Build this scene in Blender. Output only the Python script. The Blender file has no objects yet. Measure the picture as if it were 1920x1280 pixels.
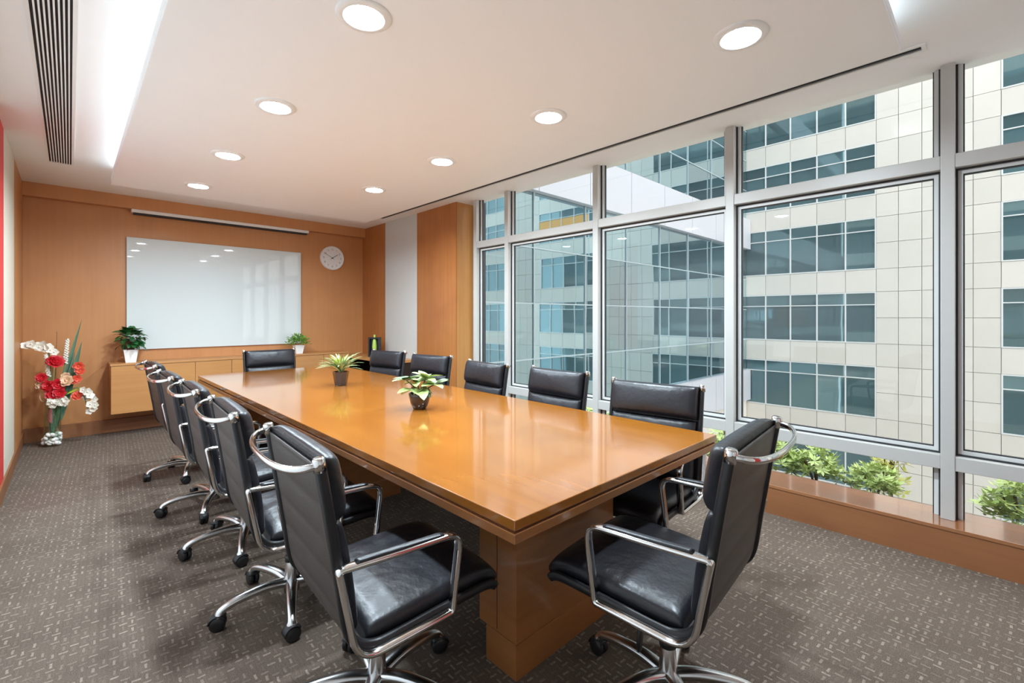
import bpy, bmesh, math, random
from mathutils import Vector, Matrix, Euler
random.seed(7)
PI = math.pi
scene = bpy.context.scene
col = scene.collection

# ------------------------------------------------------------------ camera
cam_d = bpy.data.cameras.new('camera'); cam = bpy.data.objects.new('camera', cam_d); col.objects.link(cam)
cam_d.sensor_width = 36.0; cam_d.lens = 36.0 * 864.1 / 1920.0
cam_d.shift_y = -46.5 / 1920.0
cam_d.clip_start = 0.03; cam_d.clip_end = 400
YAW = math.radians(43.81)
cam.location = (0, 0, 1.332); cam.rotation_euler = (PI / 2, 0, -YAW)
scene.camera = cam

# ------------------------------------------------------------------ world + exposure
world = bpy.data.worlds.new('overcast_sky'); scene.world = world; world.use_nodes = True
bg = world.node_tree.nodes['Background']
bg.inputs['Color'].default_value = (0.98, 0.985, 1.0, 1); bg.inputs['Strength'].default_value = 2.75
scene.view_settings.view_transform = 'Standard'
try: scene.view_settings.look = 'None'
except Exception: pass
scene.view_settings.gamma = 1.0
scene.view_settings.use_curve_mapping = False
scene.view_settings.exposure = 0.45
LAMP = 640.0      # radiance of the downlight lenses
COVE = 11.0       # radiance of the cove strips

# ------------------------------------------------------------------ key dimensions (metres; x to the windows, y to the whiteboard)
L, B, REAR = -0.36, 7.08, -1.6
P, PP = 2.745, 2.58          # perimeter ceiling, dropped panel
W, S, SZ = 3.539, 3.42, 0.197
RW = 3.43                    # face of the panelled pier beside the windows
TX0, TX1, TY0, TY1 = 0.915, 2.305, 0.942, 5.45

# ------------------------------------------------------------------ materials
def lin(r, g, b):
    f = lambda c: (c / 255 / 12.92) if c / 255 <= 0.04045 else ((c / 255 + 0.055) / 1.055) ** 2.4
    return (f(r), f(g), f(b), 1)

def new_mat(name):
    m = bpy.data.materials.new(name); m.use_nodes = True
    nt = m.node_tree; b = nt.nodes['Principled BSDF']
    return m, nt, b

def plain(name, c, rough=0.5, metal=0.0, var=0.04, vscale=8.0, bump=0.0, bscale=60.0, coat=0.0, spec=0.5, objrand=0.0):
    m, nt, b = new_mat(name)
    N, K = nt.nodes.new, nt.links.new
    geo = N('ShaderNodeNewGeometry'); nz = N('ShaderNodeTexNoise'); nz.inputs['Scale'].default_value = vscale; nz.inputs['Detail'].default_value = 3
    K(geo.outputs['Position'], nz.inputs['Vector'])
    mx = N('ShaderNodeMix'); mx.data_type = 'RGBA'
    mx.inputs[6].default_value = tuple(min(1, x * (1 - var)) for x in c[:3]) + (1,)
    mx.inputs[7].default_value = tuple(min(1, x * (1 + var)) for x in c[:3]) + (1,)
    if objrand:
        oi = N('ShaderNodeObjectInfo'); mm = N('ShaderNodeMath'); mm.operation = 'MULTIPLY_ADD'
        K(oi.outputs['Random'], mm.inputs[0]); mm.inputs[1].default_value = objrand; K(nz.outputs['Fac'], mm.inputs[2])
        sb = N('ShaderNodeMath'); sb.operation = 'SUBTRACT'; K(mm.outputs[0], sb.inputs[0]); sb.inputs[1].default_value = objrand / 2
        K(sb.outputs[0], mx.inputs[0])
    else:
        K(nz.outputs['Fac'], mx.inputs[0])
    K(mx.outputs[2], b.inputs['Base Color'])
    b.inputs['Roughness'].default_value = rough; b.inputs['Metallic'].default_value = metal
    b.inputs['Specular IOR Level'].default_value = spec
    b.inputs['Coat Weight'].default_value = coat; b.inputs['Coat Roughness'].default_value = 0.05
    if bump:
        n2 = N('ShaderNodeTexNoise'); n2.inputs['Scale'].default_value = bscale; n2.inputs['Detail'].default_value = 4
        K(geo.outputs['Position'], n2.inputs['Vector'])
        bp = N('ShaderNodeBump'); bp.inputs['Strength'].default_value = bump; bp.inputs['Distance'].default_value = 0.01
        K(n2.outputs['Fac'], bp.inputs['Height']); K(bp.outputs['Normal'], b.inputs['Normal'])
    return m

def wood(name, c1, c2, stretch, rough=0.35, coat=0.0, blotch=0.5, spec=0.5):
    """veneer: long streaks (stretch = noise scale per axis, small along the grain) over slow blotches"""
    m, nt, b = new_mat(name)
    N, K = nt.nodes.new, nt.links.new
    geo = N('ShaderNodeNewGeometry')
    mp = N('ShaderNodeMapping'); mp.inputs['Scale'].default_value = stretch; K(geo.outputs['Position'], mp.inputs['Vector'])
    n1 = N('ShaderNodeTexNoise'); n1.inputs['Scale'].default_value = 1; n1.inputs['Detail'].default_value = 6; n1.inputs['Roughness'].default_value = 0.6
    K(mp.outputs[0], n1.inputs['Vector'])
    n2 = N('ShaderNodeTexNoise'); n2.inputs['Scale'].default_value = 1.7; n2.inputs['Detail'].default_value = 2; n2.inputs['Distortion'].default_value = 0.6
    K(geo.outputs['Position'], n2.inputs['Vector'])
    mm = N('ShaderNodeMix'); mm.data_type = 'FLOAT'; mm.inputs[0].default_value = blotch
    K(n1.outputs['Fac'], mm.inputs[2]); K(n2.outputs['Fac'], mm.inputs[3])
    rp = N('ShaderNodeValToRGB'); rp.color_ramp.elements[0].position = 0.3; rp.color_ramp.elements[1].position = 0.7
    rp.color_ramp.elements[0].color = c1; rp.color_ramp.elements[1].color = c2
    K(mm.outputs[0], rp.inputs[0]); K(rp.outputs[0], b.inputs['Base Color'])
    b.inputs['Roughness'].default_value = rough; b.inputs['Coat Weight'].default_value = coat
    b.inputs['Coat Roughness'].default_value = 0.08; b.inputs['Specular IOR Level'].default_value = spec
    return m

def carpet_mat():
    m, nt, b = new_mat('carpet_weave')
    N, K = nt.nodes.new, nt.links.new
    def M(op, a, c=None):
        n = N('ShaderNodeMath'); n.operation = op
        for i, v in enumerate((a, c)):
            if v is None: continue
            if isinstance(v, (int, float)): n.inputs[i].default_value = v
            else: K(v, n.inputs[i])
        return n.outputs[0]
    geo = N('ShaderNodeNewGeometry')
    wob = N('ShaderNodeTexNoise'); wob.inputs['Scale'].default_value = 40; K(geo.outputs['Position'], wob.inputs['Vector'])
    vm = N('ShaderNodeVectorMath'); vm.operation = 'SCALE'; vm.inputs['Scale'].default_value = 0.008; K(wob.outputs['Color'], vm.inputs[0])
    va = N('ShaderNodeVectorMath'); va.operation = 'ADD'; K(geo.outputs['Position'], va.inputs[0]); K(vm.outputs[0], va.inputs[1])
    mp = N('ShaderNodeMapping'); mp.inputs['Scale'].default_value = (33, 30, 1); mp.inputs['Rotation'].default_value = (0, 0, math.radians(3)); K(va.outputs[0], mp.inputs['Vector'])
    sx = N('ShaderNodeSeparateXYZ'); K(mp.outputs[0], sx.inputs[0])
    cx, cy = M('FLOOR', sx.outputs[0]), M('FLOOR', sx.outputs[1])
    fx, fy = M('SUBTRACT', M('FRACT', sx.outputs[0]), 0.5), M('SUBTRACT', M('FRACT', sx.outputs[1]), 0.5)
    par = M('FLOORED_MODULO', M('ADD', cx, cy), 2)
    inv = M('SUBTRACT', 1, par)
    u = M('ADD', M('MULTIPLY', fx, par), M('MULTIPLY', fy, inv))
    v = M('ADD', M('MULTIPLY', fy, par), M('MULTIPLY', fx, inv))
    dash = M('MULTIPLY', M('LESS_THAN', M('ABSOLUTE', v), 0.13), M('LESS_THAN', M('ABSOLUTE', u), 0.44))
    cv = N('ShaderNodeCombineXYZ'); K(cx, cv.inputs[0]); K(cy, cv.inputs[1])
    wn = N('ShaderNodeTexWhiteNoise'); wn.noise_dimensions = '2D'; K(cv.outputs[0], wn.inputs['Vector'])
    brk = N('ShaderNodeTexNoise'); brk.inputs['Scale'].default_value = 120; brk.inputs['Detail'].default_value = 2; K(geo.outputs['Position'], brk.inputs['Vector'])
    amt = M('MULTIPLY', M('MULTIPLY', dash, M('POWER', wn.outputs['Value'], 1.5)), M('MULTIPLY', brk.outputs['Fac'], 1.5))
    stp = M('MULTIPLY', M('SINE', M('MULTIPLY', sx.outputs[0], 13.0)), 0.02)
    fine = N('ShaderNodeTexNoise'); fine.inputs['Scale'].default_value = 260; fine.inputs['Detail'].default_value = 2; K(geo.outputs['Position'], fine.inputs['Vector'])
    base = N('ShaderNodeValToRGB'); base.color_ramp.elements[0].position = 0.3; base.color_ramp.elements[1].position = 0.75
    base.color_ramp.elements[0].color = lin(80, 69, 61); base.color_ramp.elements[1].color = lin(118, 104, 93)
    K(M('ADD', fine.outputs['Fac'], stp), base.inputs[0])
    mx = N('ShaderNodeMix'); mx.data_type = 'RGBA'; K(M('MULTIPLY', amt, 0.7), mx.inputs[0]); K(base.outputs[0], mx.inputs[6]); mx.inputs[7].default_value = lin(172, 156, 141)
    K(mx.outputs[2], b.inputs['Base Color'])
    b.inputs['Roughness'].default_value = 0.95; b.inputs['Specular IOR Level'].default_value = 0.1
    bp = N('ShaderNodeBump'); bp.inputs['Strength'].default_value = 0.5; bp.inputs['Distance'].default_value = 0.004
    K(fine.outputs['Fac'], bp.inputs['Height']); K(bp.outputs['Normal'], b.inputs['Normal'])
    return m

def emit(name, c, s):
    m = bpy.data.materials.new(name); m.use_nodes = True; nt = m.node_tree; nt.nodes.clear()
    e = nt.nodes.new('ShaderNodeEmission'); e.inputs[0].default_value = c; e.inputs[1].default_value = s
    o = nt.nodes.new('ShaderNodeOutputMaterial'); nt.links.new(e.outputs[0], o.inputs[0]); return m

def clear_glass(name, tint=(0.97, 0.985, 0.98, 1), ior=1.5):
    m = bpy.data.materials.new(name); m.use_nodes = True; nt = m.node_tree; nt.nodes.clear()
    N, K = nt.nodes.new, nt.links.new
    t = N('ShaderNodeBsdfTransparent'); t.inputs[0].default_value = tint
    g = N('ShaderNodeBsdfGlossy'); g.inputs['Roughness'].default_value = 0.0; g.inputs[0].default_value = (1, 1, 1, 1)
    fr = N('ShaderNodeFresnel'); ge = N('ShaderNodeNewGeometry'); mi = N('ShaderNodeMix'); mi.data_type = 'FLOAT'   # thin sheet: same reflection from both sides
    mi.inputs[2].default_value = ior; mi.inputs[3].default_value = 1 / ior; K(ge.outputs['Backfacing'], mi.inputs[0]); K(mi.outputs[0], fr.inputs[0])
    mx = N('ShaderNodeMixShader'); K(fr.outputs[0], mx.inputs[0]); K(t.outputs[0], mx.inputs[1]); K(g.outputs[0], mx.inputs[2])
    o = N('ShaderNodeOutputMaterial'); K(mx.outputs[0], o.inputs[0]); return m

def building_glass(name, c, metal, rough, wob):
    m, nt, b = new_mat(name)
    N, K = nt.nodes.new, nt.links.new
    oi = N('ShaderNodeObjectInfo'); hs = N('ShaderNodeHueSaturation'); hs.inputs['Color'].default_value = c
    rm = N('ShaderNodeMapRange'); rm.inputs[3].default_value = 0.75; rm.inputs[4].default_value = 1.25
    K(oi.outputs['Random'], rm.inputs[0]); K(rm.outputs[0], hs.inputs['Value']); K(hs.outputs[0], b.inputs['Base Color'])
    b.inputs['Metallic'].default_value = metal; b.inputs['Roughness'].default_value = rough
    geo = N('ShaderNodeNewGeometry'); nz = N('ShaderNodeTexNoise'); nz.inputs['Scale'].default_value = 0.55; nz.inputs['Detail'].default_value = 1
    K(geo.outputs['Position'], nz.inputs['Vector'])
    bp = N('ShaderNodeBump'); bp.inputs['Strength'].default_value = wob; bp.inputs['Distance'].default_value = 0.02
    K(nz.outputs['Fac'], bp.inputs['Height']); K(bp.outputs['Normal'], b.inputs['Normal'])
    return m

MT = {}
MT['ceil'] = plain('ceiling_paint', (0.90, 0.90, 0.90, 1), 0.7, var=0.01)
MT['panelpaint'] = plain('dropped_panel_paint', (0.90, 0.90, 0.90, 1), 0.55, var=0.01)
MT['wallw'] = wood('wall_veneer', lin(186, 126, 76), lin(200, 141, 89), (26, 26, 0.9), 0.42, blotch=0.55)
MT['panelw'] = wood('pier_veneer', lin(156, 92, 48), lin(182, 120, 66), (30, 30, 0.9), 0.35, blotch=0.5)
MT['cabw'] = wood('cabinet_veneer', lin(178, 122, 70), lin(198, 144, 88), (0.9, 30, 30), 0.38, blotch=0.45)
MT['tablew'] = wood('table_lacquer', lin(138, 80, 24), lin(166, 104, 38), (24, 1.2, 24), 0.19, coat=0.9, blotch=0.55)
MT['tablee'] = wood('table_edge_wood', lin(138, 86, 46), lin(158, 103, 58), (3, 1.6, 40), 0.3, coat=0.3, blotch=0.4)
MT['groove'] = plain('groove_dark_wood', lin(96, 52, 26), 0.6)
MT['sillw'] = wood('sill_veneer', lin(138, 88, 54), lin(166, 110, 70), (26, 0.8, 26), 0.05, coat=1.0, blotch=0.5, spec=1.0)
MT['basew'] = wood('base_veneer', lin(132, 84, 52), lin(150, 99, 63), (1.2, 1.2, 26), 0.45, blotch=0.5)
MT['carpet'] = carpet_mat()
MT['red'] = plain('red_fabric_panel', lin(200, 52, 48), 0.6, var=0.12, vscale=5, bump=0.15, bscale=200)
MT['beigeglass'] = plain('back_painted_glass_beige', lin(216, 208, 192), 0.5, var=0.02, vscale=1.2, coat=0.0)
MT['greyglass'] = plain('back_painted_glass_grey', lin(202, 204, 202), 0.07, var=0.03, vscale=1.0, coat=0.4)
MT['board'] = plain('glass_whiteboard', lin(212, 220, 220), 0.015, var=0.01, vscale=1, coat=0.0, spec=0.35)
MT['boardedge'] = plain('glass_edge_green', lin(120, 150, 140), 0.2)
MT['alu'] = plain('window_aluminium', lin(186, 184, 180), 0.42, 0.08, var=0.02)
MT['bead'] = plain('glazing_bead_white', lin(205, 205, 203), 0.4, var=0.02)
MT['gasket'] = plain('black_gasket', lin(38, 40, 42), 0.6)
MT['glass'] = clear_glass('window_glass')
MT['leather'] = plain('black_leather', lin(30, 30, 35), 0.36, var=0.2, vscale=6, bump=0.45, bscale=16)
MT['sling'] = plain('dark_brown_sling', lin(62, 55, 52), 0.45, var=0.1, vscale=10, bump=0.1, bscale=180)
MT['blackm'] = plain('black_rail', lin(34, 33, 35), 0.35, 0.2)
MT['chrome'] = plain('polished_aluminium', (0.70, 0.69, 0.68, 1), 0.11, 1.0, var=0.03)
MT['castalu'] = plain('cast_aluminium', (0.62, 0.62, 0.62, 1), 0.24, 1.0, var=0.05)
MT['blackp'] = plain('black_plastic', lin(28, 28, 30), 0.45)
MT['white'] = plain('white_plastic', lin(236, 236, 234), 0.35, var=0.01)
MT['ceramic'] = plain('white_ceramic', lin(238, 238, 236), 0.18, var=0.01, coat=0.3)
MT['brownpot'] = plain('dark_brown_glazed_pot', lin(58, 46, 44), 0.15, var=0.12, coat=0.4)
MT['blackpot'] = plain('dark_brown_black_pot', lin(48, 38, 36), 0.12, var=0.1, coat=0.4)
MT['soil'] = plain('potting_soil', lin(62, 46, 36), 0.95, var=0.4, vscale=90, bump=0.6)
MT['leafdark'] = plain('dark_green_leaf', lin(38, 92, 44), 0.35, var=0.35, vscale=22, objrand=0.8)
MT['leaflight'] = plain('pale_variegated_leaf', lin(178, 200, 128), 0.4, var=0.22, vscale=40, objrand=0.6)
MT['leafmid'] = plain('grey_green_leaf', lin(104, 128, 92), 0.4, var=0.3, vscale=30, objrand=0.6)
MT['leafspider'] = plain('striped_strap_leaf', lin(168, 184, 130), 0.4, var=0.35, vscale=70, objrand=1.0)
MT['leafyellow'] = plain('yellow_green_leaf', lin(190, 200, 60), 0.4, var=0.25, vscale=40, objrand=0.8)
MT['leaffern'] = plain('bright_fern_green', lin(112, 164, 60), 0.45, var=0.4, vscale=60)
MT['shrub'] = plain('shrub_leaf', lin(192, 208, 134), 0.45, var=0.4, vscale=14)
MT['shruby'] = plain('yellow_shrub_leaf', lin(196, 196, 96), 0.5, var=0.3, vscale=14)
MT['stem'] = plain('brown_stem', lin(92, 70, 52), 0.7, var=0.2)
MT['greenstem'] = plain('green_stem', lin(70, 112, 74), 0.4, var=0.2)
MT['blade'] = plain('blue_green_blade', lin(92, 126, 104), 0.35, var=0.15)
MT['petalred'] = plain('red_petal', lin(196, 26, 38), 0.5, var=0.3, vscale=60)
MT['petalwhite'] = plain('white_petal', lin(240, 234, 220), 0.5, var=0.06, vscale=60)
MT['petalorange'] = plain('coral_petal', lin(222, 84, 60), 0.5, var=0.2, vscale=60)
MT['petalpeach'] = plain('peach_petal', lin(226, 186, 150), 0.5, var=0.1, vscale=60)
MT['pinkspike'] = plain('pink_spike', lin(212, 110, 110), 0.5, var=0.2, vscale=80)
MT['stonew'] = plain('white_pebble', lin(236, 232, 226), 0.5, var=0.04, vscale=40)
MT['lamp'] = emit('downlight_lens', (0.75, 0.90, 1.0, 1), LAMP)
MT['cove'] = emit('cove_strip', (0.80, 0.93, 1.0, 1), COVE)
MT['stone'] = plain('beige_stone_cladding', lin(224, 219, 211), 0.7, var=0.045, vscale=0.7, objrand=0.9)
MT['joint'] = plain('stone_joint', lin(196, 190, 182), 0.9)
MT['fglass'] = building_glass('facade_glass', (0.14, 0.235, 0.26, 1), 0.55, 0.03, 0.12)
MT['fframe'] = plain('facade_white_frame', lin(226, 228, 228), 0.5)
MT['cglass'] = building_glass('connector_mirror_glass', (0.44, 0.60, 0.66, 1), 0.95, 0.02, 0.10)
MT['cpanel'] = plain('white_metal_panel', lin(206, 209, 217), 0.35, var=0.015, vscale=0.5)
MT['cmull'] = plain('connector_mullion', lin(178, 194, 200), 0.4)
MT['orange'] = plain('orange_reflection', lin(232, 168, 84), 0.6)  # only for the added strip mirrored in the wing glass
MT['street'] = plain('street_paving', lin(186, 182, 174), 0.9, var=0.12, vscale=0.8)
MT['planter'] = plain('planter_concrete', lin(170, 164, 154), 0.9)
MT['brick'] = plain('red_brick', lin(160, 84, 60), 0.85, var=0.15, vscale=30)
MT['clockgrey'] = plain('clock_print_grey', lin(120, 122, 126), 0.5)
MT['vaseglass'] = clear_glass('vase_glass', (0.90, 0.96, 0.92, 1), 1.35)
MT['limegreen'] = plain('lime_ceramic', lin(176, 206, 96), 0.25, var=0.08)
MT['dark'] = plain('painted_recess_shade', lin(38, 26, 20), 0.7)  # near-black shelf panels: shade inside the open unit put into the colour
MT['fabdark'] = plain('dark_slot', lin(34, 34, 35), 0.8)

# ------------------------------------------------------------------ helpers
def link(o, parent=None, off=True):
    col.objects.link(o)
    if parent is not None:
        o.parent = parent
    return o

def wloc(p):
    v = Vector(p.location)
    while p.parent: p = p.parent; v = v + Vector(p.location)
    return v

def tag(o, label=None, cat=None, group=None, kind=None):
    if label: o['label'] = label
    if cat: o['category'] = cat
    if group: o['group'] = group
    if kind: o['kind'] = kind
    return o

def empty(name, loc, rz=0.0, parent=None):
    o = bpy.data.objects.new(name, None); o.empty_display_size = 0.1
    o.location = loc; o.rotation_euler = (0, 0, rz)
    return link(o, parent)

def mesh(name, verts, faces, mat, smooth=False):
    me = bpy.data.meshes.new(name); me.from_pydata([tuple(v) for v in verts], [], faces); me.materials.append(mat)
    if smooth:
        for p in me.polygons: p.use_smooth = True
    me.update(); return me

def ob(name, me, parent=None, loc=(0, 0, 0), rot=(0, 0, 0), scale=(1, 1, 1)):
    o = bpy.data.objects.new(name, me); o.location = loc; o.rotation_euler = rot; o.scale = scale
    return link(o, parent)

_boxes = {}
def box_mesh(sx, sy, sz, mat, bev=0.0):
    k = (round(sx, 4), round(sy, 4), round(sz, 4), mat.name, bev)
    if k in _boxes: return _boxes[k]
    bm = bmesh.new(); bmesh.ops.create_cube(bm, size=1.0)
    for v in bm.verts: v.co = Vector((v.co.x * sx, v.co.y * sy, v.co.z * sz))
    if bev: bmesh.ops.bevel(bm, geom=bm.edges[:] , offset=bev, segments=2, affect='EDGES', profile=0.6)
    me = bpy.data.meshes.new('box'); bm.to_mesh(me); bm.free(); me.materials.append(mat); _boxes[k] = me
    return me

def box(name, x0, x1, y0, y1, z0, z1, mat, parent=None, bev=0.0):
    """a box given in world coordinates; parents are unrotated"""
    me = box_mesh(x1 - x0, y1 - y0, z1 - z0, mat, bev)
    c = Vector(((x0 + x1) / 2, (y0 + y1) / 2, (z0 + z1) / 2))
    if parent is not None: c = c - wloc(parent)
    return ob(name, me, parent, c)

class MB:
    """collects several shapes into one mesh"""
    def __init__(s): s.v = []; s.f = []
    def add(s, v, f):
        n = len(s.v); s.v += [Vector(p) for p in v]; s.f += [tuple(i + n for i in q) for q in f]; return s
    def box(s, x0, x1, y0, y1, z0, z1):
        v = [(x, y, z) for x in (x0, x1) for y in (y0, y1) for z in (z0, z1)]
        return s.add(v, [(0, 1, 3, 2), (4, 6, 7, 5), (0, 4, 5, 1), (2, 3, 7, 6), (0, 2, 6, 4), (1, 5, 7, 3)])
    def ring(s, x0, x1, y0, y1, z0, z1, t, axis):
        """rectangular frame of bar t; axis = the thin direction"""
        if axis == 'x':
            s.box(x0, x1, y0, y0 + t, z0, z1); s.box(x0, x1, y1 - t, y1, z0, z1); s.box(x0, x1, y0 + t, y1 - t, z0, z0 + t); s.box(x0, x1, y0 + t, y1 - t, z1 - t, z1)
        elif axis == 'y':
            s.box(x0, x0 + t, y0, y1, z0, z1); s.box(x1 - t, x1, y0, y1, z0, z1); s.box(x0 + t, x1 - t, y0, y1, z0, z0 + t); s.box(x0 + t, x1 - t, y0, y1, z1 - t, z1)
        else:
            s.box(x0, x0 + t, y0, y1, z0, z1); s.box(x1 - t, x1, y0, y1, z0, z1); s.box(x0 + t, x1 - t, y0, y0 + t, z0, z1); s.box(x0 + t, x1 - t, y1 - t, y1, z0, z1)
        return s
    def build(s, name, mat, parent=None, smooth=False, local=False, base=None):
        o = Vector((0, 0, 0))
        if not local:
            o = sum(s.v, Vector()) / len(s.v) if base is None else Vector(base)
        me = mesh(name, [p - o for p in s.v], s.f, mat, smooth)
        l = o - (wloc(parent) if (parent is not None and not local) else Vector())
        return ob(name, me, parent, l)

def lathe(prof, n=24, cap=True):
    v, f = [], []
    for r, z in prof:
        for i in range(n):
            a = 2 * PI * i / n; v.append((r * math.cos(a), r * math.sin(a), z))
    m = len(prof)
    for j in range(m - 1):
        for i in range(n):
            a, b2 = j * n + i, j * n + (i + 1) % n; f.append((a, b2, b2 + n, a + n))
    if cap:
        f.append(tuple(range(n - 1, -1, -1))); f.append(tuple((m - 1) * n + i for i in range(n)))
    return v, f

def fillet(pts, rad, n=6):
    """round the inner corners of a 3-D polyline"""
    P3 = [Vector(p) for p in pts]; out = [P3[0]]
    for i in range(1, len(P3) - 1):
        r = rad[i - 1] if isinstance(rad, (list, tuple)) else rad
        a, b2, c = P3[i - 1], P3[i], P3[i + 1]
        u, w = (a - b2), (c - b2)
        ru = min(r, u.length * .45, w.length * .45)
        p, q = b2 + u.normalized() * ru, b2 + w.normalized() * ru
        for k in range(n + 1):
            t = k / n; out.append((1 - t) ** 2 * p + 2 * t * (1 - t) * b2 + t * t * q)
    out.append(P3[-1]); return out

def catmull(pts, n=5):
    P3 = [Vector(p) for p in pts]; Q = [P3[0] * 2 - P3[1]] + P3 + [P3[-1] * 2 - P3[-2]]; out = []
    for i in range(1, len(Q) - 2):
        for k in range(n):
            t = k / n; a, b2, c, d = Q[i - 1:i + 3]
            out.append(0.5 * ((2 * b2) + (c - a) * t + (2 * a - 5 * b2 + 4 * c - d) * t * t + (3 * b2 - a - 3 * c + d) * t ** 3))
    out.append(P3[-1]); return out

def oval(w, h, n=10, p=2.0):
    o = []
    for i in range(n):
        a = 2 * PI * i / n; c, s = math.cos(a), math.sin(a)
        o.append((w / 2 * math.copysign(abs(c) ** (2 / p), c), h / 2 * math.copysign(abs(s) ** (2 / p), s)))
    return o

def sweep(path, prof, side=None, up=(0, 0, 1), scale=None, closed=False):
    v, f = [], []; m = len(path); n = len(prof)
    for i, p in enumerate(path):
        if closed: T = path[(i + 1) % m] - path[i - 1]
        else: T = path[min(i + 1, m - 1)] - path[max(i - 1, 0)]
        T = T.normalized()
        Sd = Vector(side) if side is not None else T.cross(Vector(up)).normalized()
        Nn = Sd.cross(T).normalized()
        k = scale[i] if scale else (1, 1)
        for a, b2 in prof: v.append(p + Sd * a * k[0] + Nn * b2 * k[1])
    for j in range(m if closed else m - 1):
        for i in range(n):
            a, b2 = j * n + i, j * n + (i + 1) % n; c, d = ((j + 1) % m) * n + i, ((j + 1) % m) * n + (i + 1) % n
            f.append((a, b2, d, c))
    if not closed:
        f.append(tuple(range(n - 1, -1, -1))); f.append(tuple((m - 1) * n + i for i in range(n)))
    return v, f

def copy_tree(o, parent=None):
    c = o.copy(); col.objects.link(c); c.parent = parent
    for ch in list(o.children): copy_tree(ch, c)
    return c

def leaf_mesh(name, ln, wd, droop, mat, fold=0.15, tip=1.0, n=6):
    """a leaf along +x, bending down, with a midrib fold"""
    v, f = [], []
    for i in range(n + 1):
        t = i / n; w = wd / 2 * (math.sin(PI * min(1, t ** 0.8 * 0.97 + 0.03)) ** tip)
        x = ln * (t - 0.18 * droop * t * t); z = -ln * droop * t * t * 0.7
        v += [(x, -w, z + w * fold), (x, 0, z), (x, w, z + w * fold)]
    for i in range(n):
        a = i * 3; f += [(a, a + 1, a + 4, a + 3), (a + 1, a + 2, a + 5, a + 4)]
    return mesh(name, v, f, mat, True)

def ellipsoid(rx, ry, rz, nu=10, nv=6):
    prof = [(max(1e-4, math.cos(-PI / 2 + PI * j / nv)), math.sin(-PI / 2 + PI * j / nv)) for j in range(nv + 1)]
    v, f = lathe(prof, nu); return [(x * rx, y * ry, z * rz) for x, y, z in v], f

def struct(o, label, cat=None):
    o['kind'] = 'structure'; o['label'] = label
    if cat: o['category'] = cat
    return o

# ================================================================== ROOM SHELL
struct(box('floor', L - 0.2, W + 0.2, REAR - 0.15, B + 0.15, -0.12, 0, MT['carpet']), 'brown-grey carpet with short pale woven dashes', 'floor')

ceil = struct(box('ceiling', L - 0.2, W + 0.16, REAR - 0.15, B + 0.15, P, P + 0.2, MT['ceil']), 'white painted ceiling with a dropped centre panel', 'ceiling')
XL, XR, YN, YB = 0.278, 2.84, 0.30, 5.77
box('dropped_panel', XL, XR, YN, YB, PP, PP + 0.03, MT['panelpaint'], ceil, 0.003)
MB().ring(XL, XR, YN, YB, PP + 0.03, PP + 0.075, 0.018, 'z').build('cove_lip', MT['panelpaint'], ceil)
box('panel_core', XL + 0.22, XR - 0.015, YN + 0.22, YB - 0.1, PP + 0.03, P, MT['panelpaint'], ceil)

# back wall
wb = struct(box('wall_back', L - 0.2, RW + 0.15, B, B + 0.15, 0, P, MT['wallw']), 'orange-brown wood veneer wall behind the whiteboard', 'wall')
struct(box('baseboard_back', L, RW, B - 0.05, B, 0, 0.145, MT['basew'], None, 0.002), 'plain wood plinth along the foot of the back wall', 'baseboard')
struct(box('trim_1', L, RW, B - 0.10, B, 2.60, P, MT['wallw'], None, 0.002), 'wood fascia board between the back wall and the ceiling', 'trim')
# left wall
wl = struct(box('wall_left', L - 0.15, L - 0.012, REAR, B, 0, P, MT['wallw']), 'long side wall with red, beige and wood panels', 'wall')
box('red_panel', L - 0.012, L, 4.55, 5.15, 0.12, P, MT['red'], wl)
box('white_bounce_panel', L - 0.012, L, 1.2, 4.545, 0.12, P, MT['ceil'], wl)  # unseen stretch of wall, made white to bounce light into the room
box('glass_panel', L - 0.012, L, 5.155, 6.05, 0.12, P, MT['beigeglass'], wl)
box('wood_panel', L - 0.012, L, 6.055, B, 0.12, P, MT['wallw'], wl)
box('white_bounce_panel', L - 0.012, L, REAR, 1.195, 0.12, P, MT['ceil'], wl)  # likewise unseen and white for bounce light
struct(box('baseboard_left', L - 0.012, L + 0.012, REAR, B - 0.05, 0, 0.12, MT['basew'], None, 0.002), 'wood skirting under the red wall panel', 'baseboard')
# rear wall behind the camera
wr = struct(box('wall_rear', L - 0.2, W + 0.2, REAR - 0.15, REAR, 0, P, MT['ceil']), 'white wall at the entrance end', 'wall')
dr = struct(box('door_1', 0.55, 1.55, REAR, REAR + 0.04, 0.0, 2.35, MT['beigeglass'], None, 0.003), 'frosted pale glass door at the entrance end', 'door')
box('red_panel', 1.75, 2.6, REAR, REAR + 0.015, 0.12, P, MT['red'], wr)
struct(box('baseboard_rear', L, W, REAR, REAR + 0.015, 0, 0.12, MT['basew']), 'wood skirting on the entrance wall', 'baseboard')
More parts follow.
